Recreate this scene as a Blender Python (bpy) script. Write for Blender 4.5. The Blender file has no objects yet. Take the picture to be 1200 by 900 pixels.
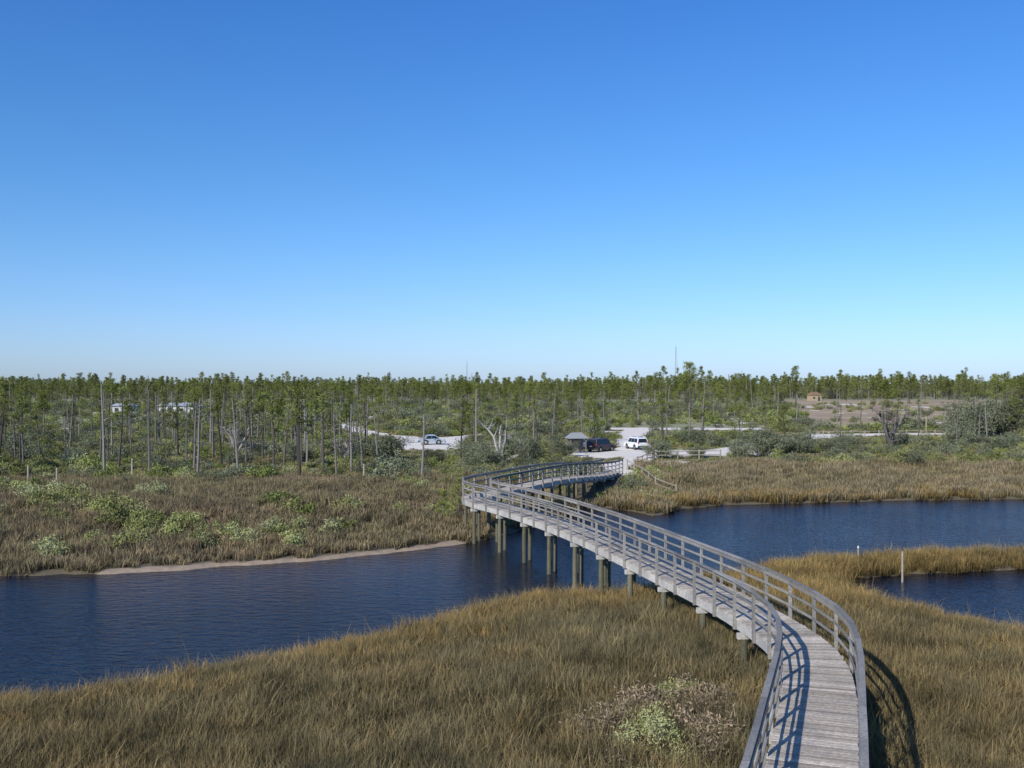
import bpy, bmesh, math, numpy as np
from mathutils import Vector
S=1.2
rng=np.random.default_rng(7)
scene=bpy.context.scene
scene.view_settings.view_transform='Standard'
scene.view_settings.look='None'
scene.view_settings.exposure=0

# ------------------------------------------------------------ materials
def newmat(name):
    m=bpy.data.materials.new(name); m.use_nodes=True
    nt=m.node_tree; nt.nodes.clear()
    out=nt.nodes.new('ShaderNodeOutputMaterial')
    return m,nt,out
def N(nt,t,**k):
    n=nt.nodes.new(t)
    for a,b in k.items(): setattr(n,a,b)
    return n
def mixc(nt,fac,a,b,bt='MIX'):
    n=N(nt,'ShaderNodeMix',data_type='RGBA',blend_type=bt)
    for sock,v in ((n.inputs[0],fac),(n.inputs[6],a),(n.inputs[7],b)):
        if isinstance(v,(int,float)): sock.default_value=v
        elif isinstance(v,tuple): sock.default_value=(*v,1)
        else: nt.links.new(v,sock)
    return n.outputs[2]
def noise(nt,scale,detail=4,vec=None,rough=.55,dist=0):
    n=N(nt,'ShaderNodeTexNoise'); n.inputs['Scale'].default_value=scale
    n.inputs['Detail'].default_value=detail; n.inputs['Roughness'].default_value=rough; n.inputs['Distortion'].default_value=dist
    if vec is None:
        g=N(nt,'ShaderNodeNewGeometry'); vec=g.outputs['Position']
    nt.links.new(vec,n.inputs['Vector'])
    return n.outputs[0]
def ramp(nt,v,a,b):
    n=N(nt,'ShaderNodeMapRange'); n.clamp=True
    nt.links.new(v,n.inputs[0]); n.inputs[1].default_value=a; n.inputs[2].default_value=b
    return n.outputs[0]
def attr(nt,name):
    n=N(nt,'ShaderNodeAttribute'); n.attribute_name=name; return n.outputs['Fac']

def mat_simple(name,col,rough=.6,metal=0,var=.15,scale=3.0):
    m,nt,out=newmat(name)
    p=N(nt,'ShaderNodeBsdfPrincipled'); p.inputs['Roughness'].default_value=rough; p.inputs['Metallic'].default_value=metal
    c=mixc(nt,noise(nt,scale),tuple(x*(1-var) for x in col),tuple(min(1,x*(1+var)) for x in col))
    nt.links.new(c,p.inputs['Base Color']); nt.links.new(p.outputs[0],out.inputs[0])
    return m
def mat_leaf(name,dark,light,trans=.3,big=.04,alt=None,altamt=.5):
    m,nt,out=newmat(name)
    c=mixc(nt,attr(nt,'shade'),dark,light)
    if alt: 
        f=ramp(nt,noise(nt,big,3),.42,.62)
        mm=N(nt,'ShaderNodeMath',operation='MULTIPLY'); nt.links.new(f,mm.inputs[0]); mm.inputs[1].default_value=altamt
        c=mixc(nt,mm.outputs[0],c,alt)
    oi=N(nt,'ShaderNodeObjectInfo')
    hs=N(nt,'ShaderNodeHueSaturation')
    mr=N(nt,'ShaderNodeMapRange'); nt.links.new(oi.outputs['Random'],mr.inputs[0]); mr.inputs[3].default_value=.62; mr.inputs[4].default_value=1.3
    nt.links.new(mr.outputs[0],hs.inputs['Value'])
    nt.links.new(c,hs.inputs['Color'])
    c=hs.outputs[0]
    d=N(nt,'ShaderNodeBsdfDiffuse')
    nt.links.new(c,d.inputs[0])
    if trans>0:
        t=N(nt,'ShaderNodeBsdfTranslucent'); mx=N(nt,'ShaderNodeMixShader'); mx.inputs[0].default_value=trans
        nt.links.new(c,t.inputs[0]); nt.links.new(d.outputs[0],mx.inputs[1]); nt.links.new(t.outputs[0],mx.inputs[2])
        nt.links.new(mx.outputs[0],out.inputs[0])
    else: nt.links.new(d.outputs[0],out.inputs[0])
    return m
def mat_grass(name,base,tip,patch,big=.12,trans=.3,dark=(.10,.09,.052),darkamt=.65):
    m,nt,out=newmat(name)
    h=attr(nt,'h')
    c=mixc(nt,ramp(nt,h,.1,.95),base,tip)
    f=ramp(nt,noise(nt,big,4),.4,.62)
    mm=N(nt,'ShaderNodeMath',operation='MULTIPLY'); nt.links.new(f,mm.inputs[0]); mm.inputs[1].default_value=.75
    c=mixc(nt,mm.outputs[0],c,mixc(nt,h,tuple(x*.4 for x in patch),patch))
    f2=ramp(nt,noise(nt,big*2.3,5,None,.6,1.2),.48,.66)
    m2=N(nt,'ShaderNodeMath',operation='MULTIPLY'); nt.links.new(f2,m2.inputs[0]); m2.inputs[1].default_value=darkamt
    c=mixc(nt,m2.outputs[0],c,dark)
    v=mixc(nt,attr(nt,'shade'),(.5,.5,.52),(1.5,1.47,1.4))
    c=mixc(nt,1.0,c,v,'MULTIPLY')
    c2=mixc(nt,ramp(nt,noise(nt,big*6,4),.3,.7),(.66,.70,.74),(1.27,1.22,1.13))
    c=mixc(nt,1.0,c,c2,'MULTIPLY')
    d=N(nt,'ShaderNodeBsdfDiffuse'); t=N(nt,'ShaderNodeBsdfTranslucent'); mx=N(nt,'ShaderNodeMixShader'); mx.inputs[0].default_value=trans
    nt.links.new(c,d.inputs[0]); nt.links.new(c,t.inputs[0]); nt.links.new(d.outputs[0],mx.inputs[1]); nt.links.new(t.outputs[0],mx.inputs[2])
    nt.links.new(mx.outputs[0],out.inputs[0])
    return m
def mat_wood(name,a,b):
    m,nt,out=newmat(name)
    n1=noise(nt,14,5); n2=noise(nt,1.2,3)
    c=mixc(nt,attr(nt,'shade'),a,b)
    c=mixc(nt,1.0,c,mixc(nt,ramp(nt,n1,.3,.7),(.66,.66,.66),(1.18,1.17,1.15)),'MULTIPLY')
    c=mixc(nt,1.0,c,mixc(nt,ramp(nt,n2,.3,.7),(.8,.8,.82),(1.12,1.1,1.06)),'MULTIPLY')
    p=N(nt,'ShaderNodeBsdfPrincipled'); p.inputs['Roughness'].default_value=.8
    nt.links.new(c,p.inputs['Base Color']); nt.links.new(p.outputs[0],out.inputs[0])
    return m

M_deck=mat_wood('weathered_deck_wood',(.30,.265,.22),(.62,.56,.48))
M_rail=mat_wood('weathered_rail_wood',(.18,.175,.165),(.33,.32,.30))
M_fascia=mat_wood('bleached_fascia_wood',(.40,.39,.37),(.54,.53,.50))
M_pile=mat_wood('treated_piling_wood',(.075,.075,.045),(.17,.16,.105))
M_bark=mat_leaf('grey_bark',(.055,.048,.042),(.14,.12,.105),0.0)
M_dead=mat_leaf('bleached_dead_wood',(.12,.11,.10),(.27,.25,.23),0.0)
M_bleach=mat_leaf('silvery_dead_wood',(.20,.19,.175),(.34,.32,.30),0.0)
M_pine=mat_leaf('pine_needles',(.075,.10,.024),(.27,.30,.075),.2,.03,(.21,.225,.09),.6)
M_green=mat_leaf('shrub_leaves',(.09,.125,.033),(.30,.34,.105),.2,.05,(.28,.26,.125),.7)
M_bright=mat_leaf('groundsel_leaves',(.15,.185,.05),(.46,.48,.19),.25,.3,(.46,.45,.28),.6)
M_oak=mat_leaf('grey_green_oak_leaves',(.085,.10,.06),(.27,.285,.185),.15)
M_brush=mat_leaf('dry_brush_twigs',(.12,.095,.065),(.33,.26,.18),.0)
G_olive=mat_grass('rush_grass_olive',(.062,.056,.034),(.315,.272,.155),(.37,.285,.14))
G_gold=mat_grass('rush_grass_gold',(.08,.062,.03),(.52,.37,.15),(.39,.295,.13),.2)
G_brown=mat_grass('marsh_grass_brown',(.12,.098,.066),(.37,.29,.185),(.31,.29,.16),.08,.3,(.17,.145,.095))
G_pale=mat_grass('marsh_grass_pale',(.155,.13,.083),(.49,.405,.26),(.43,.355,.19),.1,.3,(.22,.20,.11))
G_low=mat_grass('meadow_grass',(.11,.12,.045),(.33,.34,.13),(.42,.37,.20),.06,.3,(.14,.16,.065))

# ------------------------------------------------------------ mesh builder
class MB:
    def __init__(s): s.v=[];s.f=[];s.m=[];s.sh=[];s.h=[];s.n=0
    def add(s,verts,faces,mat=0,shade=.5,h=None):
        verts=np.asarray(verts,float); k=len(verts)
        s.v.append(verts)
        s.sh.append(np.full(k,shade) if np.isscalar(shade) else np.asarray(shade))
        s.h.append(np.zeros(k) if h is None else np.asarray(h))
        n=s.n
        if isinstance(faces,np.ndarray): fl=(faces+n).tolist()
        else: fl=[[i+n for i in f] for f in faces]
        s.f+=fl; s.m+=[mat]*len(fl); s.n+=k
    def box(s,a,b,w,t,mat=0,shade=.5,up=(0,0,1)):
        a=np.array(a,float);b=np.array(b,float);d=b-a;L=np.linalg.norm(d);d=d/L
        up=np.array(up,float)
        if abs(d@up)>.95: up=np.array((1.,0,0))
        sd=np.cross(d,up);sd/=np.linalg.norm(sd);u=np.cross(sd,d)
        vs=[p+sd*w/2*i+u*t/2*j for p in(a,b) for i,j in((-1,-1),(1,-1),(1,1),(-1,1))]
        s.add(vs,[[0,1,2,3],[7,6,5,4],[0,4,5,1],[1,5,6,2],[2,6,7,3],[3,7,4,0]],mat,shade)
    def tube(s,pts,rad,sides=6,mat=0,shade=.5,cap=True):
        pts=np.asarray(pts,float);k=len(pts)
        vs=[]
        for i,p in enumerate(pts):
            d=pts[min(i+1,k-1)]-pts[max(i-1,0)];d=d/(np.linalg.norm(d)+1e-9)
            r=np.array((1.,0,0)) if abs(d[0])<.9 else np.array((0,1.,0))
            a=np.cross(d,r);a/=np.linalg.norm(a);b=np.cross(d,a)
            for j in range(sides):
                t=2*math.pi*j/sides
                vs.append(p+(a*math.cos(t)+b*math.sin(t))*rad[i])
        fs=[[i*sides+j,i*sides+(j+1)%sides,(i+1)*sides+(j+1)%sides,(i+1)*sides+j] for i in range(k-1) for j in range(sides)]
        if cap: fs.append([(k-1)*sides+j for j in range(sides)])
        s.add(vs,fs,mat,shade)
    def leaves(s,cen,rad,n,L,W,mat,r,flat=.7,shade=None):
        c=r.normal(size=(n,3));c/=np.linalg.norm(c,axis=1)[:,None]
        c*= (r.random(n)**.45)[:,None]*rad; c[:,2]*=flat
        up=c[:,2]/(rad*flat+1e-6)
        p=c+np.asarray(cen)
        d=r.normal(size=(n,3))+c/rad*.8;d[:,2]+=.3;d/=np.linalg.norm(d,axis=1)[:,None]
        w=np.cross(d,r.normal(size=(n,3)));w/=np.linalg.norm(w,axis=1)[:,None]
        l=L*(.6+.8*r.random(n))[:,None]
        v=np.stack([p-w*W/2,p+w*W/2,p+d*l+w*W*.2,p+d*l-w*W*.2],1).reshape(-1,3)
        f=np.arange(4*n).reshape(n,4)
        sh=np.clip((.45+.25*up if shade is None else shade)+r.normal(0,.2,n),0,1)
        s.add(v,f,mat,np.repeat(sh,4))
    def mesh(s,name,mats,smooth=False):
        me=bpy.data.meshes.new(name)
        V=np.concatenate(s.v)
        me.from_pydata(V.tolist(),[],s.f)
        for m in mats: me.materials.append(m)
        me.polygons.foreach_set('material_index',s.m)
        if smooth: me.polygons.foreach_set('use_smooth',[True]*len(s.f))
        a=me.attributes.new('shade','FLOAT','POINT');a.data.foreach_set('value',np.concatenate(s.sh))
        a=me.attributes.new('h','FLOAT','POINT');a.data.foreach_set('value',np.concatenate(s.h))
        me.update(); return me
def obj(name,me,parent=None,loc=(0,0,0),rotz=0,scale=1,link=True):
    o=bpy.data.objects.new(name,me); o.location=loc;o.rotation_euler=(0,0,rotz);o.scale=(scale,)*3
    if link: scene.collection.objects.link(o)
    if parent: o.parent=parent
    return o

# ------------------------------------------------------------ terrain definition (units of S metres)
near=[(-300,12),(-120,20),(-60,22),(-30,23.8),(-12.6,24.9),(-10.3,25.8),(-8.5,26.9),(-7.2,28),(-5.85,29.7),(-4.05,31.5),(-2.26,33),(-.6,35.2),(.63,36.7),(3.15,36.9),(5.5,38),(7.5,40.3),(10.1,42.2),(13.3,44.4),(17.6,45.8),(24.3,47.3),(40,50),(90,56),(140,60),(300,70)]
far=[(300,95),(140,85),(90,78),(50,72),(36.4,70.7),(26.9,69.9),(20.6,68.5),(14.4,67.3),(11.1,65),(8.7,61.7),(7.8,64),(6,66),(4.5,64),(1.5,58),(-.5,54),(-2.6,51.2),(-5,49),(-8,46.8),(-11.6,45.3),(-16.7,43.2),(-22,42.7),(-40,44),(-70,48),(-120,52),(-300,60)]
W1=np.array(near+far)
W2=np.array([(13.2,39.5),(14.5,41.9),(17,43),(23,44.3),(40,46),(60,47),(62,38),(40,29),(25,29.4),(18,31),(16,32.4),(14.6,34),(13.4,36.5)])
def sdpoly(P,poly):
    A=poly;B=np.roll(poly,-1,0)
    dm=np.full(len(P),1e9);ins=np.zeros(len(P),bool)
    for a,b in zip(A,B):
        e=b-a;w=P-a;t=np.clip((w@e)/(e@e),0,1)
        dm=np.minimum(dm,np.hypot(*(w-t[:,None]*e).T))
        c=(a[1]>P[:,1])!=(b[1]>P[:,1])
        with np.errstate(divide='ignore',invalid='ignore'):
            xi=(b[0]-a[0])*(P[:,1]-a[1])/(b[1]-a[1]+1e-12)+a[0]
        ins^= c&(P[:,0]<xi)
    return np.where(ins,-dm,dm)
def wob(P,f,ph=0):
    x,y=P[:,0]*f,P[:,1]*f
    return (np.sin(x*1.3+1.7*np.sin(y*.9+ph)+ph)+np.sin(y*1.7+1.3*np.sin(x*1.1+ph*2))+.6*np.sin(2.9*x+2.3*y+ph)+.5*np.sin(5.1*y-4.3*x+ph))/3.1
def shore(P):
    return np.minimum(sdpoly(P,W1),sdpoly(P,W2))+.25*wob(P,1.3)+.12*wob(P,4.1,2)
def farside(P):
    yc=np.interp(P[:,0],[-300,-120,-22,-5,5,12,25,60,300],[30,34,36,42,50,52,56,62,80])
    return (P[:,1]>yc)
def sm(x,a,b):
    t=np.clip((x-a)/(b-a),0,1);return t*t*(3-2*t)
def height(P,sd=None):
    if sd is None: sd=shore(P)
    f=farside(P)
    z=np.clip(sd*.35,-.9,.15)
    z=z+np.where(f&(sd>0),sm(sd,2,16)*1.02,0)
    z=z+np.where((~f)&(sd>0),sm(sd,.4,3)*.28,0)
    z=z+np.where(~f&(sd>0),.45*np.exp(-(((P[:,0]-5)/4.0)**2+((P[:,1]-28)/6.5)**2))*sm(sd,.5,5),0)
    z=z+np.where(sd>1,.06*wob(P,.5)*sm(sd,1,4),0)
    return z
def segd(P,pts):
    d=np.full(len(P),1e9)
    for a,b in zip(pts[:-1],pts[1:]):
        a=np.array(a,float);b=np.array(b,float);e=b-a;w=P-a;t=np.clip((w@e)/(e@e),0,1)
        d=np.minimum(d,np.hypot(*(w-t[:,None]*e).T))
    return d
roads=[([(-9.5,112),(-9.8,122),(-10.5,128)],4.3),([(-12,128),(-19,138),(-28,164),(-44,203),(-60,240)],2.4),
       ([(9,101),(16,103),(23,104)],4.6),([(8.3,81),(9.7,88),(12.5,97),(13,102)],1.7),([(23,104),(30,118),(44,138),(63,141),(90,143)],2.8),
       ([(17,158),(34,156),(60,160)],3.5),([(13,104),(15,125),(20,158)],2.2),([(-9,126),(0,150),(17,158)],1.8)]
def sandmask(P):
    m=np.zeros(len(P))
    for pts,w in roads:
        m=np.maximum(m,1-sm(segd(P,pts)+.5*wob(P,.9,1),w*.8,w*1.15))
    s=.62*wob(P,.13,7)+.38*wob(P,.31,3)
    op=sm(s,.40,.52)*(P[:,1]>84)*(P[:,1]<330)
    return np.maximum(m,.92*op)
field=np.array([(46,152),(74,152),(190,400),(110,400)])
def axis(fine0,fine1,step,mid0,mid1,mstep,end0,end1):
    a=list(np.arange(fine0,fine1,step)); b=list(np.arange(fine1,mid1,mstep))
    c=[];x=mid1;st=mstep
    while x<end1: c.append(x);st*=1.18;x+=st
    c.append(end1)
    l=list(np.arange(fine0-mstep,mid0,-mstep)); x=l[-1] if l else fine0;st=mstep
    while x>end0: st*=1.18;x-=st;l.append(max(x,end0))
    return np.array(l[::-1]+a+b+c)
xs=axis(-44,60,.34,-110,130,1.0,-3000,3000)
ys=axis(8,92,.34,4,215,.9,-60,4000)
X,Y=np.meshgrid(xs,ys);P=np.stack([X.ravel(),Y.ravel()],1)
sd=shore(P);Z=height(P,sd)
nx,ny=len(xs),len(ys)
me=bpy.data.meshes.new('ground')
V=np.stack([P[:,0]*S,P[:,1]*S,Z],1)
i=np.arange(nx*ny).reshape(ny,nx)
F=np.stack([i[:-1,:-1],i[:-1,1:],i[1:,1:],i[1:,:-1]],-1).reshape(-1,4)
me.vertices.add(len(V));me.vertices.foreach_set('co',V.ravel())
me.loops.add(F.size);me.loops.foreach_set('vertex_index',F.ravel().astype(np.int32))
me.polygons.add(len(F));me.polygons.foreach_set('loop_start',np.arange(0,F.size,4,dtype=np.int32))
me.polygons.foreach_set('use_smooth',np.ones(len(F),bool))
me.update(calc_edges=True);me.validate()
fs=farside(P)
def setattr_(n,v):
    a=me.attributes.new(n,'FLOAT','POINT');a.data.foreach_set('value',v.astype(np.float32))
setattr_('sand',sandmask(P))
beach=np.where(fs&(P[:,0]<-2.5)&(P[:,0]>-18),1-sm(sd,.4,.7),0)*(sd>-.8)
setattr_('beach',beach)
setattr_('inland',np.where(fs,sm(sd,10,20),0))
setattr_('field',1-sm(sdpoly(P,field),-2,3))
m,nt,out=newmat('ground_soil')
c_mud=mixc(nt,noise(nt,.6,5),(.08,.068,.042),(.15,.12,.07))
n1=noise(nt,.09,5);n2=noise(nt,1.1,6)
c_in=mixc(nt,ramp(nt,n1,.4,.6),(.16,.19,.065),(.34,.30,.17))
c_in=mixc(nt,ramp(nt,n2,.3,.75),c_in,(.25,.25,.14))
c=mixc(nt,attr(nt,'inland'),c_mud,c_in)
c=mixc(nt,attr(nt,'field'),c,mixc(nt,ramp(nt,noise(nt,.05,5),.35,.65),(.29,.19,.12),(.42,.34,.20)))
mul=N(nt,'ShaderNodeMath',operation='MULTIPLY_ADD')
nt.links.new(noise(nt,.8,6),mul.inputs[0]);mul.inputs[1].default_value=.9;nt.links.new(attr(nt,'sand'),mul.inputs[2])
sf=ramp(nt,mul.outputs[0],.75,1.0)
c=mixc(nt,sf,c,mixc(nt,noise(nt,.7,5),(.62,.57,.49),(.82,.76,.67)))
c=mixc(nt,attr(nt,'beach'),c,mixc(nt,noise(nt,2,4),(.20,.15,.10),(.42,.33,.24)))
p=N(nt,'ShaderNodeBsdfPrincipled');p.inputs['Roughness'].default_value=.95
bp=N(nt,'ShaderNodeBump');bp.inputs['Strength'].default_value=.5;bp.inputs['Distance'].default_value=.1
nt.links.new(noise(nt,3,6),bp.inputs['Height']);nt.links.new(bp.outputs[0],p.inputs['Normal'])
nt.links.new(c,p.inputs['Base Color']);nt.links.new(p.outputs[0],out.inputs[0])
me.materials.append(m)
obj('ground',me)

# water
m,nt,out=newmat('creek_water')
p=N(nt,'ShaderNodeBsdfPrincipled');p.inputs['Base Color'].default_value=(.004,.005,.012,1);p.inputs['Roughness'].default_value=.07;p.inputs['IOR'].default_value=1.33
g=N(nt,'ShaderNodeNewGeometry');mp=N(nt,'ShaderNodeMapping');mp.inputs['Rotation'].default_value=(0,0,.35);mp.inputs['Scale'].default_value=(.45,1.0,1)
nt.links.new(g.outputs['Position'],mp.inputs['Vector'])
b1=N(nt,'ShaderNodeBump');b1.inputs['Strength'].default_value=1
amp=ramp(nt,noise(nt,.06,3),.3,.7)
mr=N(nt,'ShaderNodeMapRange');nt.links.new(amp,mr.inputs[0]);mr.inputs[3].default_value=.06;mr.inputs[4].default_value=.15
nt.links.new(mr.outputs[0],b1.inputs['Distance'])
b2=N(nt,'ShaderNodeBump');b2.inputs['Strength'].default_value=1;b2.inputs['Distance'].default_value=.035
nt.links.new(noise(nt,2.6,4,mp.outputs[0]),b1.inputs['Height']);nt.links.new(noise(nt,9,3,mp.outputs[0]),b2.inputs['Height'])
nt.links.new(b1.outputs[0],b2.inputs['Normal']);nt.links.new(b2.outputs[0],p.inputs['Normal'])
nt.links.new(p.outputs[0],out.inputs[0])
b=MB();b.add([(-380,5,0),(380,5,0),(380,130,0),(-380,130,0)],[[0,1,2,3]])
obj('creek_water',b.mesh('creek_water',[m]))

# ------------------------------------------------------------ instancing
def source(name,meshes):
    col=bpy.data.collections.new(name)
    for k,me in enumerate(meshes):
        o=bpy.data.objects.new('%s_%02d'%(name,k),me); col.objects.link(o)
    return col
def instancer(name,col,pts,idx,scl,r,tilt=.06):
    n=len(pts)
    me=bpy.data.meshes.new(name);me.vertices.add(n);me.vertices.foreach_set('co',np.asarray(pts,np.float32).ravel())
    a=me.attributes.new('idx','INT','POINT');a.data.foreach_set('value',np.asarray(idx,np.int32))
    rot=np.stack([r.normal(0,tilt,n),r.normal(0,tilt,n),r.random(n)*6.283],1).astype(np.float32)
    a=me.attributes.new('rot','FLOAT_VECTOR','POINT');a.data.foreach_set('vector',rot.ravel())
    scl=np.asarray(scl,np.float32)
    if scl.ndim==1: scl=np.stack([scl]*3,1)
    a=me.attributes.new('scl','FLOAT_VECTOR','POINT');a.data.foreach_set('vector',scl.ravel())
    o=obj(name,me)
    ng=bpy.data.node_groups.new(name+'_gn','GeometryNodeTree')
    ng.interface.new_socket('Geometry',in_out='INPUT',socket_type='NodeSocketGeometry')
    ng.interface.new_socket('Geometry',in_out='OUTPUT',socket_type='NodeSocketGeometry')
    gi=ng.nodes.new('NodeGroupInput');go=ng.nodes.new('NodeGroupOutput')
    ci=ng.nodes.new('GeometryNodeCollectionInfo');ci.inputs['Collection'].default_value=col
    ci.inputs['Separate Children'].default_value=True;ci.inputs['Reset Children'].default_value=True
    ip=ng.nodes.new('GeometryNodeInstanceOnPoints');ip.inputs['Pick Instance'].default_value=True
    def na(nm,t):
        q=ng.nodes.new('GeometryNodeInputNamedAttribute');q.data_type=t;q.inputs['Name'].default_value=nm
        return [s for s in q.outputs if s.enabled and s.name=='Attribute'][0]
    e=ng.nodes.new('FunctionNodeEulerToRotation')
    L=ng.links
    L.new(gi.outputs[0],ip.inputs['Points']);L.new(ci.outputs[0],ip.inputs['Instance'])
    L.new(na('idx','INT'),ip.inputs['Instance Index'])
    L.new(na('rot','FLOAT_VECTOR'),e.inputs[0]);L.new(e.outputs[0],ip.inputs['Rotation'])
    L.new(na('scl','FLOAT_VECTOR'),ip.inputs['Scale']);L.new(ip.outputs[0],go.inputs[0])
    md=o.modifiers.new('scatter','NODES');md.node_group=ng
    return o
def scatter(x0,x1,y0,y1,n,fn,r):
    P=np.stack([r.uniform(x0,x1,n),r.uniform(y0,y1,n)],1)
    sd=shore(P);k=r.random(n)<fn(P,sd)
    P=P[k];sd=sd[k]
    return P,sd
def to3(P,sd=None,dz=-.03):
    z=height(P,sd)
    return np.stack([P[:,0]*S,P[:,1]*S,z+dz],1)

def tuft(seed,mat,n=60,R=.32,H=1.0,w=.014,lean=.28,name='tuft'):
    r=np.random.default_rng(seed);b=MB()
    ang=r.random(n)*6.283;rr=R*np.sqrt(r.random(n));base=np.stack([rr*np.cos(ang),rr*np.sin(ang),np.zeros(n)],1)
    a2=r.random(n)*6.283;ln=np.abs(r.normal(0,lean,n))
    d=np.stack([np.cos(a2)*ln,np.sin(a2)*ln,np.ones(n)],1)
    hh=H*(.55+.5*r.random(n))
    side=np.stack([np.cos(a2+1.57+r.normal(0,.8,n)),np.sin(a2+1.57),np.zeros(n)],1)
    mid=base+d*(hh*.55)[:,None]
    tip=base+d*hh[:,None]*np.array((1,1,.93))+np.stack([np.cos(a2)*ln,np.sin(a2)*ln,-.3*ln],1)*(hh*.45)[:,None]
    W=w*(.7+.7*r.random(n))[:,None]
    v=np.stack([base-side*W,base+side*W,mid+side*W*.8,mid-side*W*.8,tip],1).reshape(-1,3)
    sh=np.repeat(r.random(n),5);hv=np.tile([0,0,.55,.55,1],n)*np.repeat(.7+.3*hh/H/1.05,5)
    k=np.arange(n)*5
    f=[[a,a+1,a+2,a+3] for a in k]+[[a+3,a+2,a+4] for a in k]
    b.add(v,f,0,sh,hv)
    return b.mesh(name,[mat])
grass_col=source('rush_tuft',[tuft(1,G_olive,120,.5,1.0,.009,.3),tuft(2,G_olive,130,.5,1.05,.009,.35),tuft(3,G_olive,110,.45,.9,.009,.5),
                              tuft(4,G_gold,120,.5,1.0,.009,.3),tuft(5,G_gold,130,.5,1.05,.009,.35),tuft(6,G_gold,110,.45,.95,.009,.5)])
rs=np.random.default_rng(11)
def f_near(P,sd): 
    return np.where((~farside(P))&(sd>.05),np.clip(1.0-(P[:,1]-30)*.012,.6,1),0)*np.where(np.abs(P[:,0])<.62*P[:,1]+4,1,.0)*(1-.8*np.exp(-(segd(P,[(2.6,19.5),(3.2,22),(3.9,23.5)])/.9)**2))
P,sdd=scatter(-30,44,10.5,52,29000,f_near,rs)
gold=(np.clip(1-sdd/6.5,0,1)*1.0+.45*wob(P,.35,3)+.25*(P[:,0]>9)*(P[:,1]>32)-.25*(P[:,0]<0)*(P[:,1]<27)+rs.normal(0,.2,len(P)))>.6
idx=rs.integers(0,3,len(P))+3*gold
hs=(.92+.22*wob(P,.45,1)+.13*wob(P,1.7,2)+rs.normal(0,.09,len(P)))*np.where(sdd<.6,.8,1)
hs=np.clip(hs,.45,1.35)
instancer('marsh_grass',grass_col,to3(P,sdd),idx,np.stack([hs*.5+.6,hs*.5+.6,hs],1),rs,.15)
far_col=source('marsh_tuft',[tuft(11,G_brown,60,.5,1.0,.02,.3),tuft(12,G_brown,60,.5,1.1,.02,.4),tuft(13,G_pale,60,.5,1.0,.02,.25),tuft(14,G_pale,60,.5,1.1,.02,.35),tuft(15,G_gold,60,.5,1.,.02,.3)])
def f_far(P,sd):
    lim=np.where(P[:,0]<3,74+4*wob(P,.12),np.where(P[:,0]<9,70,86+3*wob(P,.15)))
    lo=np.where((P[:,0]<-2.5)&(P[:,0]>-18),.55,.1)
    return (farside(P)&(sd>lo)&(P[:,1]<lim)&(segd(P,[(8.3,76),(9,90)])>1.6)&(segd(P,[(4,66),(8.2,80)])>1.3)&(np.abs(P[:,0])<.6*P[:,1]+5)).astype(float)
P,sdd=scatter(-50,58,42,92,22000,f_far,rs)
left=P[:,0]<2
u=rs.random(len(P))
idx=np.where(left,np.where((u<.75)&(sdd>4),rs.integers(0,2,len(P)),np.where(u<.5,2,rs.integers(0,2,len(P)))),np.where((sdd<3)&(u<.4),4,rs.integers(2,4,len(P))))
hs=np.clip(.8+.25*wob(P,.4,5)+rs.normal(0,.12,len(P)),.4,1.3)*np.where(left,np.where(sdd<3,.8,.95),1.1)
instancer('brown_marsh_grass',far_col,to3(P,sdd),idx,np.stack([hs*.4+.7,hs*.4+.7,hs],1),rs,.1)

# ------------------------------------------------------------ shrubs and trees
def shrub(seed,mat,R=.8,H=1.0,ncl=14,nl=55,L=.12,W=.06,name='shrub',stem=M_bark):
    r=np.random.default_rng(seed);b=MB()
    for k in range(ncl):
        a=r.random()*6.283;q=R*math.sqrt(r.random());z=H*(.25+.75*r.random())*(1-.45*(q/R)**2)
        c=(q*math.cos(a),q*math.sin(a),z*.85)
        b.tube([(c[0]*.15,c[1]*.15,0),(c[0]*.6,c[1]*.6,z*.45),c],[.02*R+.01,.015,.006],3,1,.5,False)
        b.leaves(c,R*(.25+.22*r.random()),nl,L,W,0,r,.8,shade=.2+.6*r.random())
    return b.mesh(name,[mat,stem])
def bezierish(r,a,d,L,n=5,j=.12,lift=0.):
    pts=[np.array(a,float)];d=np.array(d,float)
    for k in range(n):
        d=d/np.linalg.norm(d)+r.normal(0,j,3)+np.array((0,0,lift));d/=np.linalg.norm(d)
        pts.append(pts[-1]+d*L/n)
    return np.array(pts)
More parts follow.
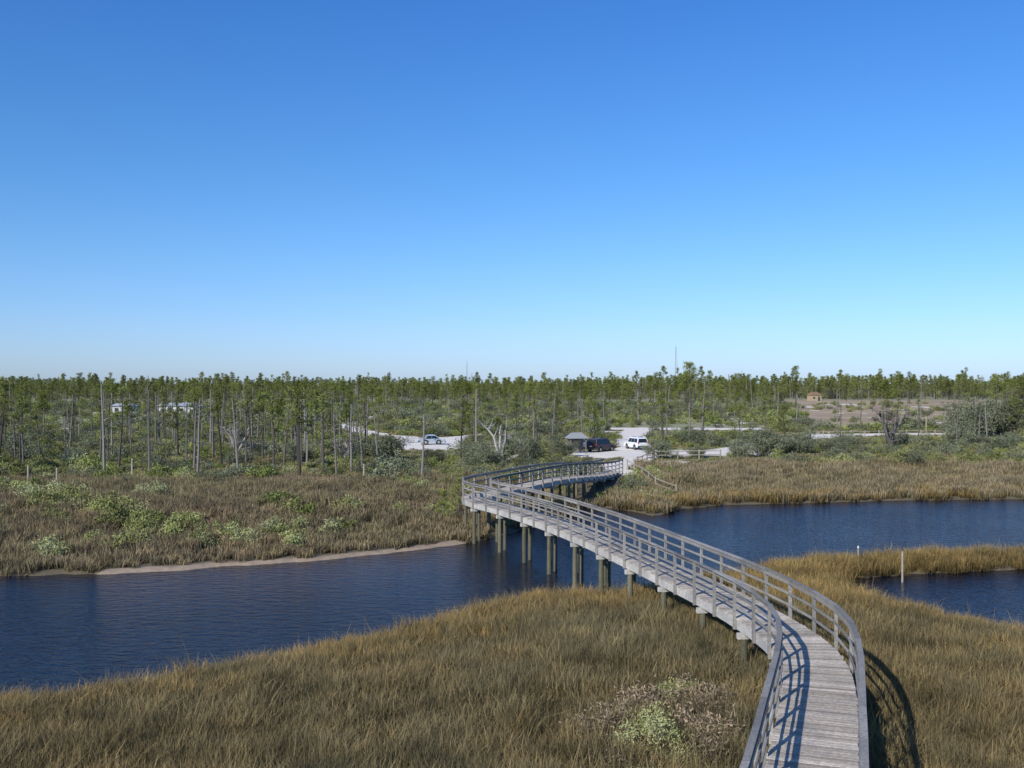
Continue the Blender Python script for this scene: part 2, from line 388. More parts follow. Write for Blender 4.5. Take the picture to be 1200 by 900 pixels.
def pine(seed,H=8,live=1.0,start=.5,spread=1.5,name='pine',nl=1.0):
    r=np.random.default_rng(seed);b=MB()
    tr=bezierish(r,(0,0,-.1),(r.normal(0,.015),r.normal(0,.015),1),H,8,.022,.1)
    r0=.05+.012*H;rad=np.linspace(r0,.03 if live>0 else .06,9)
    bm=2 if live<=0 else 1
    b.tube(tr,rad,6,bm,.4)
    nb=int(r.integers(15,22)) if live>0 else int(r.integers(8,15))
    for k in range(nb):
        t=start+(1-start)*(k+.5*r.random())/nb
        i=min(int(t*8),7);p=tr[i]+(tr[i+1]-tr[i])*(t*8-i)
        a=r.random()*6.283
        L=spread*(1.15-.75*(t-start)/(1-start))*(.5+.7*r.random())*(.75 if live<=0 else 1)
        up=.25+.5*r.random()
        pts=bezierish(r,p,(math.cos(a),math.sin(a),up),L,4,.18,.08)
        b.tube(pts,np.linspace(.045,.016,5),3,bm,.4,False)
        for q in range(2):
            s=pts[2+q];aa=a+r.normal(0,.9)
            tw=bezierish(r,s,(math.cos(aa),math.sin(aa),.4),L*.4,3,.2)
            b.tube(tw,[.02,.016,.012,.008],3,bm,.4,False)
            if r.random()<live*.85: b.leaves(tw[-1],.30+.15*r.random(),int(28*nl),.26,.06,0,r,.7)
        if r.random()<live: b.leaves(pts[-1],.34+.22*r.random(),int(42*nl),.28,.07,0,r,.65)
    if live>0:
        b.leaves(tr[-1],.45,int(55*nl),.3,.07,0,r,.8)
    return b.mesh(name,[M_pine,M_bark,M_dead])
def oak(seed,mat,H=3,R=2,dens=1.0,name='oak',bm=2,nl=75,th=1.0,wood=None,up=.6):
    r=np.random.default_rng(seed);b=MB()
    for s in range(4):
        a=s*1.6+r.random();d=(math.cos(a)*up,math.sin(a)*up,1)
        st=bezierish(r,(0,0,-.1),d,H*.6,4,.2);b.tube(st,np.linspace(.05*H*.5*(.6+.4*th),.05*th,5),5,bm,.5)
        for q in range(7):
            aa=r.random()*6.283;k=1+int(r.integers(0,4))
            br=bezierish(r,st[k],(math.cos(aa),math.sin(aa),.35+.5*r.random()),R*(.4+.45*r.random()),4,.25)
            b.tube(br,np.linspace(.04,.012,5)*th,4,bm,.5,False)
            for z in (2,4):
                if r.random()<dens: b.leaves(br[z]+r.normal(0,.1,3),R*.24+.12*r.random(),nl,.17,.07,0,r,.8,shade=.25+.5*r.random())
                ab=r.random()*6.283
                tw=bezierish(r,br[z],(math.cos(ab),math.sin(ab),.5),R*.35,3,.3);b.tube(tw,[.018*th,.012*th,.008*th,.005*th],3,bm,.5,False)
                if r.random()<dens: b.leaves(tw[-1],R*.2,nl//2,.17,.07,0,r,.8,shade=.3+.5*r.random())
    return b.mesh(name,[mat,M_bark,wood or M_dead])

shr=[shrub(20+k,M_green,.9,1.0+.1*k,14,42,.14,.07) for k in range(4)]+[shrub(30+k,M_bright,.8,1.0,13,45,.12,.06) for k in range(3)]+\
    [shrub(40+k,M_oak,1.2,1.5,16,50,.15,.07) for k in range(3)]+[tuft(50,G_low,70,.7,.55,.03,.5),tuft(51,G_low,70,.7,.5,.03,.5),tuft(52,G_pale,70,.7,.6,.025,.5)]
shr_col=source('shrub_kind',shr)
clear=[np.array(q,float) for q in ([(-13,97),(-5,97),(-6,135),(-15.5,135)],[(7,84),(14,84),(27,96),(28,112),(4,112),(4,99)],[(33,120),(66,120),(68,144),(38,144)],[(13,134),(38,134),(38,161),(15,161)])]
def clearm(P):
    m=np.zeros(len(P))
    for c in clear: m=np.maximum(m,1-sm(sdpoly(P,c),-.5,1.0))
    return m
def landlim(P): return np.where(P[:,0]<3,72+4*wob(P,.12),np.where(P[:,0]<9,70,84+3*wob(P,.15)))
def infr(P): return np.abs(P[:,0])<.6*P[:,1]+10
def f_sh(P,sd):
    base=np.where(farside(P)&(sd>1.5)&(P[:,1]>landlim(P)),1,0)*infr(P)
    d=.66+.5*wob(P,.11,2)
    return base*d*(1-.93*clearm(P))*(1-sandmask(P))*np.where(sdpoly(P,field)<0,.15,1)*(segd(P,[(4,66),(8.2,80)])>2)
P,sdd=scatter(-100,110,66,160,16500,f_sh,rs)
P2,sd2=scatter(-200,210,150,340,11000,f_sh,rs)
P=np.concatenate([P,P2]);sdd=np.concatenate([sdd,sd2])
u=rs.random(len(P));w=wob(P,.07,4)
idx=np.where(u<.5,rs.integers(0,4,len(P)),np.where(u<.70+.15*w,rs.integers(4,7,len(P)),rs.integers(7,10,len(P))))
sc=np.clip(rs.lognormal(-.4,.4,len(P)),.3,1.7)*np.where(P[:,1]>150,1.5,.95)*np.where(clearm(P)>.3,.5,1)
instancer('wild_shrubs',shr_col,to3(P,sdd),idx,sc,rs,.05)
def f_md(P,sd):
    return np.where(farside(P)&(sd>1.5)&(P[:,1]>landlim(P)-3),1,0)*infr(P)*(1-sandmask(P)*1.0)*np.where(clearm(P)>.5,.75,1)*(segd(P,[(4,66),(8.2,80)])>1.3)
P,sdd=scatter(-90,100,66,150,18000,f_md,rs)
idx=np.where(rs.random(len(P))<.7+.25*wob(P,.1,6),rs.integers(10,12,len(P)),12)
sc=np.where(clearm(P)>.5,.6,1.0)*rs.uniform(.7,1.3,len(P))
instancer('meadow_grass',shr_col,to3(P,sdd),idx,sc,rs,.05)
belt=[(-42,72),(-36,68),(-29,61),(-24,57),(-17.5,52),(-14,50.3),(-10.5,49)]
def f_b(P,sd): return np.where(sd>1.8,np.exp(-(segd(P,belt)/ (1.3+.9*wob(P,.3,1)))**2)*.9+.05*(segd(P,belt)<9),0)*(P[:,0]<-8)
P,sdd=scatter(-46,-4,45,80,2900,f_b,rs)
instancer('groundsel_thicket',shr_col,to3(P,sdd),np.where(rs.random(len(P))<.7,rs.integers(4,7,len(P)),rs.integers(0,4,len(P))),rs.uniform(.5,1.35,len(P)),rs,.05)
def f_b2(P,sd): return np.where(sd>.8,np.exp(-(segd(P,[(6.5,69),(11,68),(9,73),(12,80)])/1.6)**2),0)+np.where(sd>1,np.exp(-(segd(P,[(-4,60),(-3,66),(-6,72)])/1.8)**2),0)
P,sdd=scatter(-12,16,52,84,900,lambda P,s:np.clip(f_b2(P,s),0,1)*(segd(P,[(-1,56),(1,60),(4,67),(8.2,80)])>1.6),rs)
instancer('creekside_shrubs',shr_col,to3(P,sdd),np.where(rs.random(len(P))<.5,rs.integers(4,7,len(P)),rs.integers(0,4,len(P))),rs.uniform(.5,1.0,len(P)),rs,.05)

pines=[pine(60+k,8+.5*(k%3),.8,.52+.06*(k%3),1.3) for k in range(6)]
thin=[pine(70+k,7.5+.4*k,.3,.5,1.2) for k in range(4)]
snags=[pine(80+k,6.5+.5*k,0,.4,1.1) for k in range(5)]
full=[pine(130+k,6.5+.6*k,.95,.22,1.7,nl=.9) for k in range(4)]
for_col=source('forest_tree',pines+thin+snags+[oak(90,M_green,4,2.4,.9,nl=40),oak(91,M_green,3.6,2.2,.9,nl=40),oak(92,M_oak,3.4,2.4,.9,nl=40)]+full)
def f_for(P,sd):
    g=(1-sandmask(P))*(1-clearm(P))*np.where(sdpoly(P,field)<2,0.03,1)*infr(P)
    yd=np.interp(P[:,1],[120,170,240,330,520],[.2,.24,.36,.65,.8])
    return g*yd*np.clip(.6+1.0*wob(P,.045,2),.08,1.3)
P,_s=scatter(-330,340,122,520,10500,f_for,rs)
P2,_s=scatter(-450,450,430,640,5000,lambda P,s:infr(P)*1.0,rs)
P=np.concatenate([P,P2]);n=len(P);u=rs.random(n)
lf=(P[:,0]<-.03*P[:,1])&(P[:,1]<280)
idx=np.where(lf,
   np.where(u<.15,rs.integers(0,6,n),np.where(u<.40,rs.integers(6,10,n),np.where(u<.74,rs.integers(10,15,n),np.where(u<.9,rs.integers(15,18,n),rs.integers(18,22,n))))),
   np.where(u<.3,rs.integers(0,6,n),np.where(u<.42,rs.integers(6,10,n),np.where(u<.54,rs.integers(10,15,n),np.where(u<.68,rs.integers(15,18,n),rs.integers(18,22,n))))))
sc=rs.uniform(.48,1.08,n)*(1+np.clip((P[:,1]-300)/700,0,.5))*np.where(P[:,0]>.1*P[:,1],1.1,.98)*np.where(rs.random(n)<.07,1.35,1)
instancer('distant_pine_forest',for_col,to3(P),idx,sc,rs,.02)

def place(name,me,x,y,s=1,rot=None):
    p=np.array([[x,y]],float);z=float(height(p)[0])
    return obj(name,me,None,(x*S,y*S,z-.03),rs.random()*6.28 if rot is None else rot,s)
for k in range(150):
    y=rs.uniform(77,145);x=rs.uniform(-.56,-.11)*y
    if clearm(np.array([[x,y]]))[0]>0 or sandmask(np.array([[x,y]]))[0]>0: continue
    q=rs.random()
    if q<.62: place('dead_pine_tree',snags[k%5],x,y,rs.uniform(.6,1.1))
    elif q<.88: place('pine_tree',thin[k%4],x,y,rs.uniform(.7,1.0))
    else: place('pine_tree',pines[k%6],x,y,rs.uniform(.65,.92))
for k in range(66):
    y=rs.uniform(108,185);x=rs.uniform(-.05,.5)*y
    if clearm(np.array([[x,y]]))[0]>0 or sandmask(np.array([[x,y]]))[0]>0: continue
    if rs.random()<.7: place('dead_pine_tree',snags[k%5],x,y,rs.uniform(.65,1.0))
    else: place('pine_tree',thin[k%4],x,y,rs.uniform(.7,.95))
for x,y,me,s,nm in [(-16,75,thin[0],1.05,'pine_tree'),(-15.1,79.6,thin[1],.95,'pine_tree'),(-13.4,76,snags[1],.9,'dead_pine_tree'),(-12.9,80,snags[2],.9,'dead_pine_tree'),
    (-6.6,73,snags[0],.95,'dead_pine_tree'),(-17.8,84,snags[3],.95,'dead_pine_tree'),(-19.6,82,thin[2],.9,'pine_tree'),(-22,80,snags[4],.85,'dead_pine_tree'),
    (-23,86,snags[0],1,'dead_pine_tree'),(-24.5,84,thin[3],.9,'pine_tree'),(-4.6,90,thin[0],.9,'pine_tree'),(-3.9,108,snags[3],1.0,'dead_pine_tree'),
    (18,120,pines[1],.85,'pine_tree'),(24,125,thin[1],.9,'pine_tree'),(21,118,snags[2],.8,'dead_pine_tree'),(29,114,thin[2],.8,'pine_tree'),(3,118,thin[3],.85,'pine_tree'),
    (36,200,pines[2],1.5,'pine_tree'),(0.5,130,pines[3],.9,'pine_tree'),(-1.5,99,full[0],.7,'pine_tree'),(62.5,134,snags[1],.95,'dead_pine_tree'),(49,120,snags[3],.7,'dead_pine_tree'),
    (27,118,full[1],.75,'pine_tree'),(34,124,full[2],.7,'pine_tree'),(10,121,full[3],.7,'pine_tree'),(-6,140,full[0],.8,'pine_tree')]:
    place(nm,me,x,y,s)
dead1=oak(101,M_oak,7.5,2.4,0,'dead_oak',2,10,1.8,M_bleach,.28);dead2=oak(107,M_oak,8,2.4,0,'dead_oak2',2,10,2.2,M_dead,.25)
place('dead_oak_tree',dead1,-.8,89,.95);place('dead_oak_tree',dead2,39.6,104,1.05);place('dead_oak_tree',dead2,-14.5,88,.6);place('dead_oak_tree',dead1,66,138,.9);place('dead_oak_tree',dead1,-27,98,.8)
ob=[oak(110+k,M_oak,3,2.6,1,'oak_bush',1,90) for k in range(3)]
for x,y,s in [(-11.5,92,1.0),(-13.5,94,.8),(25,98,1.15),(28.5,99,1.0),(22,96,.75),(63,135,2.0),(67,137,1.8),(60,133,1.3),(14.2,95,.75),(-2.5,86,.9),(1.5,89,.9),(33,101,.8),(50,112,1.0),(-.5,96,1.0),(5,98,.7),(-7,88,.6),(18,96.5,.5),(43,108,.8),(-20,92,.8),(38,112,.7)]:
    place('live_oak_tree',ob[rs.integers(0,3)],x,y,s)
big=[shrub(120,M_bright,.9,1.35,26,170,.06,.03,'groundsel'),shrub(121,M_bright,.8,1.2,22,160,.06,.03,'groundsel')]
place('groundsel_shrub',big[0],3.0,20.6,1.05);place('groundsel_shrub',big[1],3.95,23.6,.75);place('groundsel_shrub',big[1],2.5,19.2,.7)
brush=oak(125,M_brush,1.6,2.0,.6,'brush',2,24,.6,M_brush)
for x,y,s in [(2.1,21.2,.55),(4.1,21.4,.55),(3.1,23.0,.55),(4.4,23.4,.5),(3.8,20.2,.5),(1.9,19.6,.45),(4.6,22.4,.5),(2.6,22.2,.5)]: place('dry_brush',brush,x,y,s)
place('young_pine_tree',full[0],-3.9,57,.36)
place('young_pine_tree',full[2],-3.2,60,.36)

# ------------------------------------------------------------ boardwalk
ctrl=np.array([(.9,5),(2.15,8.5),(3.9,13.3),(4.93,16.3),(6.2,20.1),(6.75,22.6),(6.75,25),(6.3,28),(5.5,31.5),(4.5,35.5),(3.3,40),(1.6,45),(-.2,49.3),(-1.55,52),(-1.95,54.2),(-.8,57),(1,60.6),(4,67.4),(6.2,74),(8.2,80.5)])*S
def cat(P,n=24):
    o=[]
    Q=np.vstack([2*P[0]-P[1],P,2*P[-1]-P[-2]])
    for i in range(1,len(Q)-2):
        for t in np.linspace(0,1,n,endpoint=False):
            a,b,c,d=Q[i-1:i+3]
            o.append(.5*((2*b)+(-a+c)*t+(2*a-5*b+4*c-d)*t*t+(-a+3*b-3*c+d)*t**3))
    o.append(P[-1]);return np.array(o)
C=cat(ctrl);seg=np.r_[0,np.cumsum(np.hypot(*np.diff(C,axis=0).T))];Ltot=seg[-1]
def at(s):
    s=np.clip(s,0,Ltot);x=np.interp(s,seg,C[:,0]);y=np.interp(s,seg,C[:,1])
    e=.25;a=np.array([np.interp(min(s+e,Ltot),seg,C[:,0])-np.interp(max(s-e,0),seg,C[:,0]),np.interp(min(s+e,Ltot),seg,C[:,1])-np.interp(max(s-e,0),seg,C[:,1])])
    a/=np.linalg.norm(a);return np.array([x,y]),a,np.array([a[1],-a[0]])
s_end0=Ltot-20*S
def dz(s): return 2.52-1.15*sm(np.array(s,float),s_end0,Ltot)
bw=bpy.data.objects.new('boardwalk',None);scene.collection.objects.link(bw)
HW=.86
b=MB();s=0.0
while s<Ltot-.1:
    p,t,nn=at(s+.07);z=float(dz(s))
    p0,_,n0=at(s+.006);p1,_,n1=at(s+.138)
    w0=HW+rng.normal(0,.014);w1=HW+rng.normal(0,.014)
    zt=z+rng.normal(0,.002)
    q=[p0-n0*w0,p0+n0*w1,p1+n1*w1,p1-n1*w0]
    vs=[(*c,zt-.04) for c in q]+[(*c,zt) for c in q]
    b.add(vs,[[3,2,1,0],[4,5,6,7],[0,1,5,4],[1,2,6,5],[2,3,7,6],[3,0,4,7]],0,float(np.clip(rng.normal(.5,.3),0,1)))
    s+=.153
obj('deck_planks',b.mesh('deck_planks',[M_deck]),bw)
bf=MB();br=MB();bp_=MB()
sp=1.75;ns=int(Ltot/sp);st=np.linspace(.1,Ltot-.1,ns+1)
RH=1.2
for sgn in (-1,1):
    off=HW+.065
    pos=[]
    for s in st:
        p,t,nn=at(s);z=float(dz(s));pos.append((p+nn*sgn*off,z,t,nn))
    for k,(p,z,t,nn) in enumerate(pos):
        br.box((*p,z-.34),(*p,z+RH-.045),.085,.085,0,float(rng.uniform(.2,.9)),up=(*t,0))
        if k==0: continue
        p0,z0,_,n0=pos[k-1]
        inn=-nn*sgn*.06;inn0=-n0*sgn*.06
        sh=lambda:float(rng.uniform(0,1))
        br.box((*p0,z0+RH-.02),(*p,z+RH-.02),.13,.04,0,sh())
        for hz in (RH-.12,.74,.38):
            br.box((*(p0+inn0),z0+hz),(*(p+inn),z+hz),.035,.11 if hz>1 else .07,0,sh())
    fo=HW-.02
    ss=np.arange(0,Ltot,1.2)
    for a_,b_ in zip(ss[:-1],ss[1:]):
        pa,_,na_=at(a_);pb,_,nb_=at(b_);za=float(dz(a_));zb=float(dz(b_))
        bf.box((*(pa+na_*sgn*fo),za-.19),(*(pb+nb_*sgn*fo),zb-.19),.05,.29,0,float(rng.uniform(.2,.9)))
        bf.box((*(pa+na_*sgn*.35),za-.18),(*(pb+nb_*sgn*.35),zb-.18),.05,.27,1,.5)
for s in np.arange(1.0,Ltot-3,3.6):
    p,t,nn=at(s);z=float(dz(s))
    bp_.box((*(p-nn*1.0),z-.44),(*(p+nn*1.0),z-.44),.15,.18,1,.6)
    for sgn in (-1,1):
        q=p+nn*sgn*.78
        bp_.tube([(*q,-1),(*q,.5),(*q,z-.53)],[.125,.12,.11],10,0,float(rng.uniform(.1,.9)))
    if s>38:
        q=p+t*.6-nn*.2; bp_.tube([(*q,-1),(*q,z-.33)],[.1,.09],8,0,.4)
obj('railings',br.mesh('railings',[M_rail]),bw)
obj('stringers',bf.mesh('stringers',[M_fascia,M_rail]),bw)
obj('pilings',bp_.mesh('pilings',[M_pile,M_fascia]),bw)

# ------------------------------------------------------------ vehicles
M_glass=mat_simple('car_glass',(.015,.018,.02),.08);M_tire=mat_simple('tire_rubber',(.02,.02,.02),.8);M_hub=mat_simple('alloy',(.45,.45,.45),.3,.8)
M_red=mat_simple('tail_light',(.35,.01,.01),.3);M_lamp=mat_simple('head_light',(.7,.7,.7),.15);M_trim=mat_simple('black_trim',(.03,.03,.03),.5)
def car(name,paint,x,y,rot,suv=True,L=4.7,W=1.85,H=1.78):
    par=bpy.data.objects.new(name,None);scene.collection.objects.link(par)
    z=float(height(np.array([[x,y]],float))[0]);par.location=(x*S,y*S,z+.0);par.rotation_euler=(0,0,rot)
    hl=L/2
    belt=H*.56
    if suv: prof=[(-hl,.35),(-hl,.95),(-hl+.06,belt),(hl-1.25,belt),(hl-.2,belt-.13),(hl,.75),(hl,.32)]; cab=[(-hl+.08,belt),(-hl+.3,H-.06),(-hl+.6,H),(.35,H),(.6,H-.05),(1.22,belt)]
    else: prof=[(-hl,.3),(-hl+.02,.8),(-hl+.1,belt-.02),(hl-1.35,belt),(hl-.25,belt-.2),(hl,.62),(hl,.28)]; cab=[(-hl+.45,belt),(-hl+1.15,H-.05),(-hl+1.5,H),(.1,H),(.4,H-.05),(1.15,belt)]
    bm=bmesh.new()
    arch=[]
    for cx in (hl-.9,-hl+.9):
        arch.append([(cx+.42*math.cos(a),.33+.42*math.sin(a)) for a in np.linspace(0,math.pi,9)])
    pts=list(prof)+[(p[0],max(p[1],.28)) for p in arch[0]]+[(p[0],max(p[1],.28)) for p in arch[1]]
    def extr(pts,w0,w1fn):
        l=[bm.verts.new((p[0],-w1fn(p),p[1])) for p in pts];r=[bm.verts.new((p[0],w1fn(p),p[1])) for p in pts]
        bm.faces.new(l);bm.faces.new(r[::-1]);n=len(pts)
        for i in range(n): bm.faces.new((l[i],r[i],r[(i+1)%n],l[(i+1)%n]))
    extr(pts,W/2,lambda p:W/2-(.05 if p[1]>belt-.05 else 0))
    extr(cab+[(1.22,belt-.02),(-hl+.1,belt-.02)],W/2,lambda p:W/2-.06-.2*max(0,(p[1]-belt)/(H-belt)))
    bmesh.ops.recalc_face_normals(bm,faces=bm.faces)
    me=bpy.data.meshes.new('body');bm.to_mesh(me);bm.free();me.materials.append(paint)
    o=obj('body',me,par);md=o.modifiers.new('bevel','BEVEL');md.width=.035;md.segments=2;md.limit_method='ANGLE'
    g=MB()
    def yw(zz): return W/2-.06-.2*max(0,(zz-belt)/(H-belt))+.012
    zt,zb_=H-.14,belt+.06
    def xat(zz,front):
        a,b2=((cab[-2],cab[-1]) if front else (cab[1],cab[0]))
        t=(zz-b2[1])/(a[1]-b2[1]);return b2[0]+(a[0]-b2[0])*t
    xb0,xb1=xat(zb_,False)+.12,xat(zb_,True)-.12;xt0,xt1=xat(zt,False)+.12,xat(zt,True)-.1
    for sg in(-1,1):
        k=3 if suv else 2
        for i in range(k):
            t0,t1=i/k+.012,(i+1)/k-.012
            q=[(xb0+(xb1-xb0)*t0,sg*yw(zb_),zb_),(xb0+(xb1-xb0)*t1,sg*yw(zb_),zb_),(xt0+(xt1-xt0)*t1,sg*yw(zt),zt),(xt0+(xt1-xt0)*t0,sg*yw(zt),zt)]
            g.add(q,[[0,1,2,3]],0)
        g.box((hl-1.5,sg*(W/2+.1),belt+.05),(hl-1.62,sg*(W/2+.1),belt+.05),.18,.14,4)
    for fr in(True,False):
        d=.015 if fr else -.015
        q=[(xat(zb_,fr)+d,-yw(zb_)+.1,zb_),(xat(zb_,fr)+d,yw(zb_)-.1,zb_),(xat(zt,fr)+d,yw(zt)-.1,zt),(xat(zt,fr)+d,-yw(zt)+.1,zt)]
        g.add(q,[[0,1,2,3]],0)
    for sg in(-1,1):
        g.box((-hl-.015,sg*(W/2-.14),.85),(-hl-.015,sg*(W/2-.14),1.02),.03,.2,2,up=(0,1,0))
        g.box((hl+.01,sg*(W/2-.24),.72),(hl+.01,sg*(W/2-.24),.84),.03,.34,3,up=(0,1,0))
        g.box((-hl+1,sg*(W/2-.35),H+.04),(.2,sg*(W/2-.35),H+.04),.04,.04,1) if suv else None
    g.box((-hl-.03,-W/2+.05,.45),(-hl-.03,W/2-.05,.45),.14,.2,1);g.box((hl+.03,-W/2+.05,.42),(hl+.03,W/2-.05,.42),.14,.2,1)
    g.box((hl+.012,-.4,.72),(hl+.012,.4,.72),.03,.13,1)
    g.box((-hl-.02,-.18,.75),(-hl-.02,.18,.75),.02,.12,3)
    obj('windows_and_lights',g.mesh('windows_and_lights',[M_glass,M_trim,M_red,M_lamp,paint]),par)
    wm=MB()
    for cx in(hl-.9,-hl+.9):
        for sg in(-1,1):
            yy=sg*(W/2-.12)
            wm.tube([(cx,yy-.11*sg,.34),(cx,yy-.1*sg,.34),(cx,yy+.09*sg,.34),(cx,yy+.11*sg,.34)],[.3,.345,.345,.3],20,0)
            wm.tube([(cx,yy+.1*sg,.34),(cx,yy+.12*sg,.34)],[.2,.17],10,1)
    obj('wheels',wm.mesh('wheels',[M_tire,M_hub]),par)
    return par
P_dark=mat_simple('maroon_paint',(.06,.035,.035),.25,0,.2,.05);P_white=mat_simple('white_paint',(.72,.73,.74),.3,0,.03);P_silver=mat_simple('silver_blue_paint',(.35,.42,.48),.3,.2,.03)
car('parked_suv',P_dark,9.4,105.5,math.radians(50),True,4.3,1.8,1.72)
car('parked_suv',P_white,13.6,109,math.radians(110),True,4.0,1.7,1.6)
car('parked_car',P_silver,-9.4,117,math.radians(10),False,3.6,1.7,1.4)
car('parked_car',P_white,7.2,109.5,math.radians(60),False,4.2,1.78,1.5)

# ------------------------------------------------------------ small structures
M_wall=mat_simple('grey_siding',(.13,.12,.11),.8);M_roof=mat_simple('grey_metal_roof',(.27,.28,.28),.5);M_tan=mat_simple('tan_siding',(.36,.29,.19),.8);M_darkw=mat_simple('dark_opening',(.03,.03,.03),.4)
def house(name,x,y,w,d,h,rh,rot,wall,roof,open_=False):
    par=bpy.data.objects.new(name,None);scene.collection.objects.link(par)
    z=float(height(np.array([[x,y]],float))[0]);par.location=(x*S,y*S,z-.02);par.rotation_euler=(0,0,rot)
    b=MB()
    if open_:
        for sx in(-1,1):
            for sy in(-1,1): b.box((sx*w/2,sy*d/2,0),(sx*w/2,sy*d/2,h),.15,.15,0)
        b.box((-w/2+.1,d/2,1.1),(w/2-.1,d/2,1.1),.06,1.5,0)
        b.box((-w/2+.3,d/2-.05,1.25),(w/2-.3,d/2-.05,1.25),.03,.8,0)
    else:
        b.box((-w/2,0,h/2),(w/2,0,h/2),d,h,0)
    obj('walls',b.mesh('walls',[wall,M_lamp]),par)
    e=.35;b=MB()
    A=[(-w/2-e,-d/2-e,h+.003),(w/2+e,-d/2-e,h+.003),(w/2+e,d/2+e,h+.003),(-w/2-e,d/2+e,h+.003),(-w/2+w*.15,0,h+rh),(w/2-w*.15,0,h+rh)]
    b.add(A,[[3,2,1,0],[0,1,5,4],[2,3,4,5],[1,2,5],[3,0,4]],0);obj('roof',b.mesh('roof',[roof]),par)
    if not open_:
        b=MB()
        k=max(2,int(w/2.2))
        for i in range(k):
            cx=-w/2+(i+.5)*w/k
            if i==k//2: b.box((cx,-d/2-.02,0.02),(cx,-d/2-.02,2.0),.9,.05,0,up=(0,1,0))
            else: b.box((cx,-d/2-.02,1.0),(cx,-d/2-.02,1.85),1.0,.05,0,up=(0,1,0))
        obj('windows_and_door',b.mesh('windows_and_door',[M_darkw]),par)
house('information_kiosk',6.7,103,1.9,1.5,1.9,.7,.2,M_wall,M_roof,True)
P_roofw=mat_simple('pale_roof',(.40,.42,.45),.5);P_wallw=mat_simple('pale_siding',(.48,.49,.50),.6)
house('white_park_building',-72,216,10,5,2.7,.8,0,P_wallw,P_roofw)
house('white_park_building',-88,226,6,4,2.4,.7,.1,P_wallw,P_roofw)
house('tan_lookout_house',119,392,5.0,4.5,2.7,1.4,.2,M_tan,mat_simple('brown_roof',(.22,.14,.08),.8))
M_steel=mat_simple('galvanised_steel',(.30,.31,.33),.5,.3)
def tower(name,x,y,H,w):
    b=MB();n=int(H/3.2)
    for k in range(3):
        a=k*2.094;b.tube([(w*math.cos(a),w*math.sin(a),0),(w*.35*math.cos(a),w*.35*math.sin(a),H)],[.16,.1],5)
    for i in range(n):
        z0=H*i/n;z1=H*(i+1)/n;f=lambda z:w*(1-.65*z/H)
        for k in range(3):
            a=k*2.094;c=a+2.094
            b.tube([(f(z0)*math.cos(a),f(z0)*math.sin(a),z0),(f(z1)*math.cos(c),f(z1)*math.sin(c),z1)],[.08,.08],4)
            b.tube([(f(z1)*math.cos(a),f(z1)*math.sin(a),z1),(f(z1)*math.cos(c),f(z1)*math.sin(c),z1)],[.07,.07],4)
    b.tube([(0,0,H-1),(0,0,H+5)],[.1,.06],5)
    obj(name,b.mesh(name,[M_steel]),None,(x,y,1))
tower('lattice_radio_tower',247,1500,62,3.0)
tower('lattice_radio_tower',-68,1500,40,1.2)
M_post=mat_wood('fence_wood',(.28,.25,.2),(.42,.38,.32))
def fence(pts,h=1.1,rails=(.5,.95)):
    b=MB();P=[]
    for a,c in zip(pts[:-1],pts[1:]):
        a=np.array(a,float)*S;c=np.array(c,float)*S;n=max(1,int(np.linalg.norm(c-a)/2.2))
        for i in range(n): P.append(a+(c-a)*i/n)
    P.append(np.array(pts[-1],float)*S)
    zz=[float(height(np.array([p/S]))[0]) for p in P]
    for p,z in zip(P,zz): b.tube([(*p,z-.2),(*p,z+h)],[.08,.075],7,0,float(rng.random()))
    for i in range(len(P)-1):
        for r_ in rails: b.tube([(*P[i],zz[i]+r_),(*P[i+1],zz[i+1]+r_)],[.055,.05],6,0,float(rng.random()))
    obj('wooden_rail_fence',b.mesh('wooden_rail_fence',[M_post]))
fence([(9.6,83),(10.2,78),(10.6,73.5),(11.6,70.2)])
fence([(10.8,86),(13.6,94),(20,95.5)]);fence([(40,134),(52,136),(66,137)],1.0,(.8,))
def post(x,y,h,r_=.06,name='marker_post'):
    z=float(height(np.array([[x,y]],float))[0]);b=MB()
    b.tube([(0,0,-.3),(0,0,h*.9)],[r_,r_],8,0);b.tube([(0,0,h*.9),(0,0,h)],[r_*1.02,r_*.9],8,1)
    obj(name,b.mesh(name,[M_post,P_white if h<1.65 and y<50 else M_post]),None,(x*S,y*S,z))
post(16.2,41.3,1.9,.05);post(15.2,43.7,1.1,.04)
for x,y,h in [(-32,70,1.6),(-35,72,1.6),(-29,76,1.8),(-11,74,1.5),(57,137,3.2),(33,110,2.2)]: post(x,y,h,.09,'wooden_post')

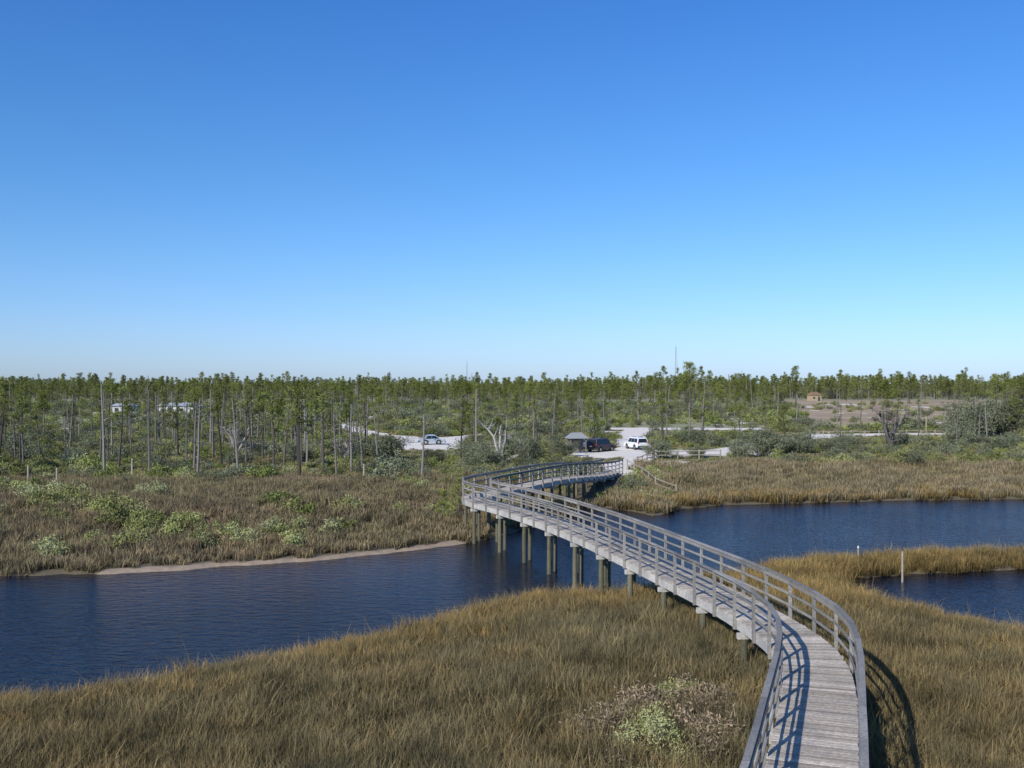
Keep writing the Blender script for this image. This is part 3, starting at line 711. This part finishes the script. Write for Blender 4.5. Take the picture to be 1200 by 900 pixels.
# ------------------------------------------------------------ sky, sun, camera
el=math.radians(31);vx,vy=-.59,-.81
w=bpy.data.worlds.new('World');scene.world=w;w.use_nodes=True;nt=w.node_tree;nt.nodes.clear()
sky=nt.nodes.new('ShaderNodeTexSky');sky.sky_type='NISHITA';sky.sun_disc=False;sky.sun_elevation=el;sky.sun_rotation=math.atan2(vx,vy)
sky.air_density=1.0;sky.dust_density=.3;sky.ozone_density=4.0;sky.altitude=0
tc=nt.nodes.new('ShaderNodeTexCoord');sx=nt.nodes.new('ShaderNodeSeparateXYZ');nt.links.new(tc.outputs['Generated'],sx.inputs[0])
cr=nt.nodes.new('ShaderNodeValToRGB');nt.links.new(sx.outputs[2],cr.inputs[0])
e=cr.color_ramp.elements
def c22(*c): return (c[0]/2.2,c[1]/2.2,c[2]/2.2,1)
e[0].position=0;e[0].color=c22(.80,1.03,1.66)
e[1].position=1;e[1].color=c22(.7,1.0,1.5)
for pos,cc in ((.05,(.80,1.04,1.58)),(.11,(.73,1.05,1.48)),(.2,(.60,1.03,1.47)),(.35,(.46,.97,1.58))):
    q=e.new(pos);q.color=c22(*cc)
mx=nt.nodes.new('ShaderNodeMix');mx.data_type='RGBA';mx.blend_type='MULTIPLY';mx.inputs[0].default_value=1
nt.links.new(sky.outputs[0],mx.inputs[6]);nt.links.new(cr.outputs[0],mx.inputs[7])
vm=nt.nodes.new('ShaderNodeVectorMath');vm.operation='SCALE';vm.inputs['Scale'].default_value=2.2;nt.links.new(mx.outputs[2],vm.inputs[0])
bg=nt.nodes.new('ShaderNodeBackground');bg.inputs[1].default_value=.1
o=nt.nodes.new('ShaderNodeOutputWorld')
nt.links.new(vm.outputs[0],bg.inputs[0]);nt.links.new(bg.outputs[0],o.inputs[0])
sun=bpy.data.lights.new('sun','SUN');sun.energy=5.0;sun.angle=math.radians(.53);sun.color=(1,.94,.85)
so=bpy.data.objects.new('sun',sun);scene.collection.objects.link(so)
d=Vector((-vx*math.cos(el),-vy*math.cos(el),-math.sin(el)));so.rotation_euler=d.to_track_quat('-Z','Y').to_euler()
cam=bpy.data.cameras.new('camera');cam.sensor_width=36;cam.lens=35;cam.clip_end=9000;cam.clip_start=.1
co=bpy.data.objects.new('camera',cam);scene.collection.objects.link(co);co.location=(0,0,9.96);co.rotation_euler=(math.radians(89.9),0,0)
scene.camera=co
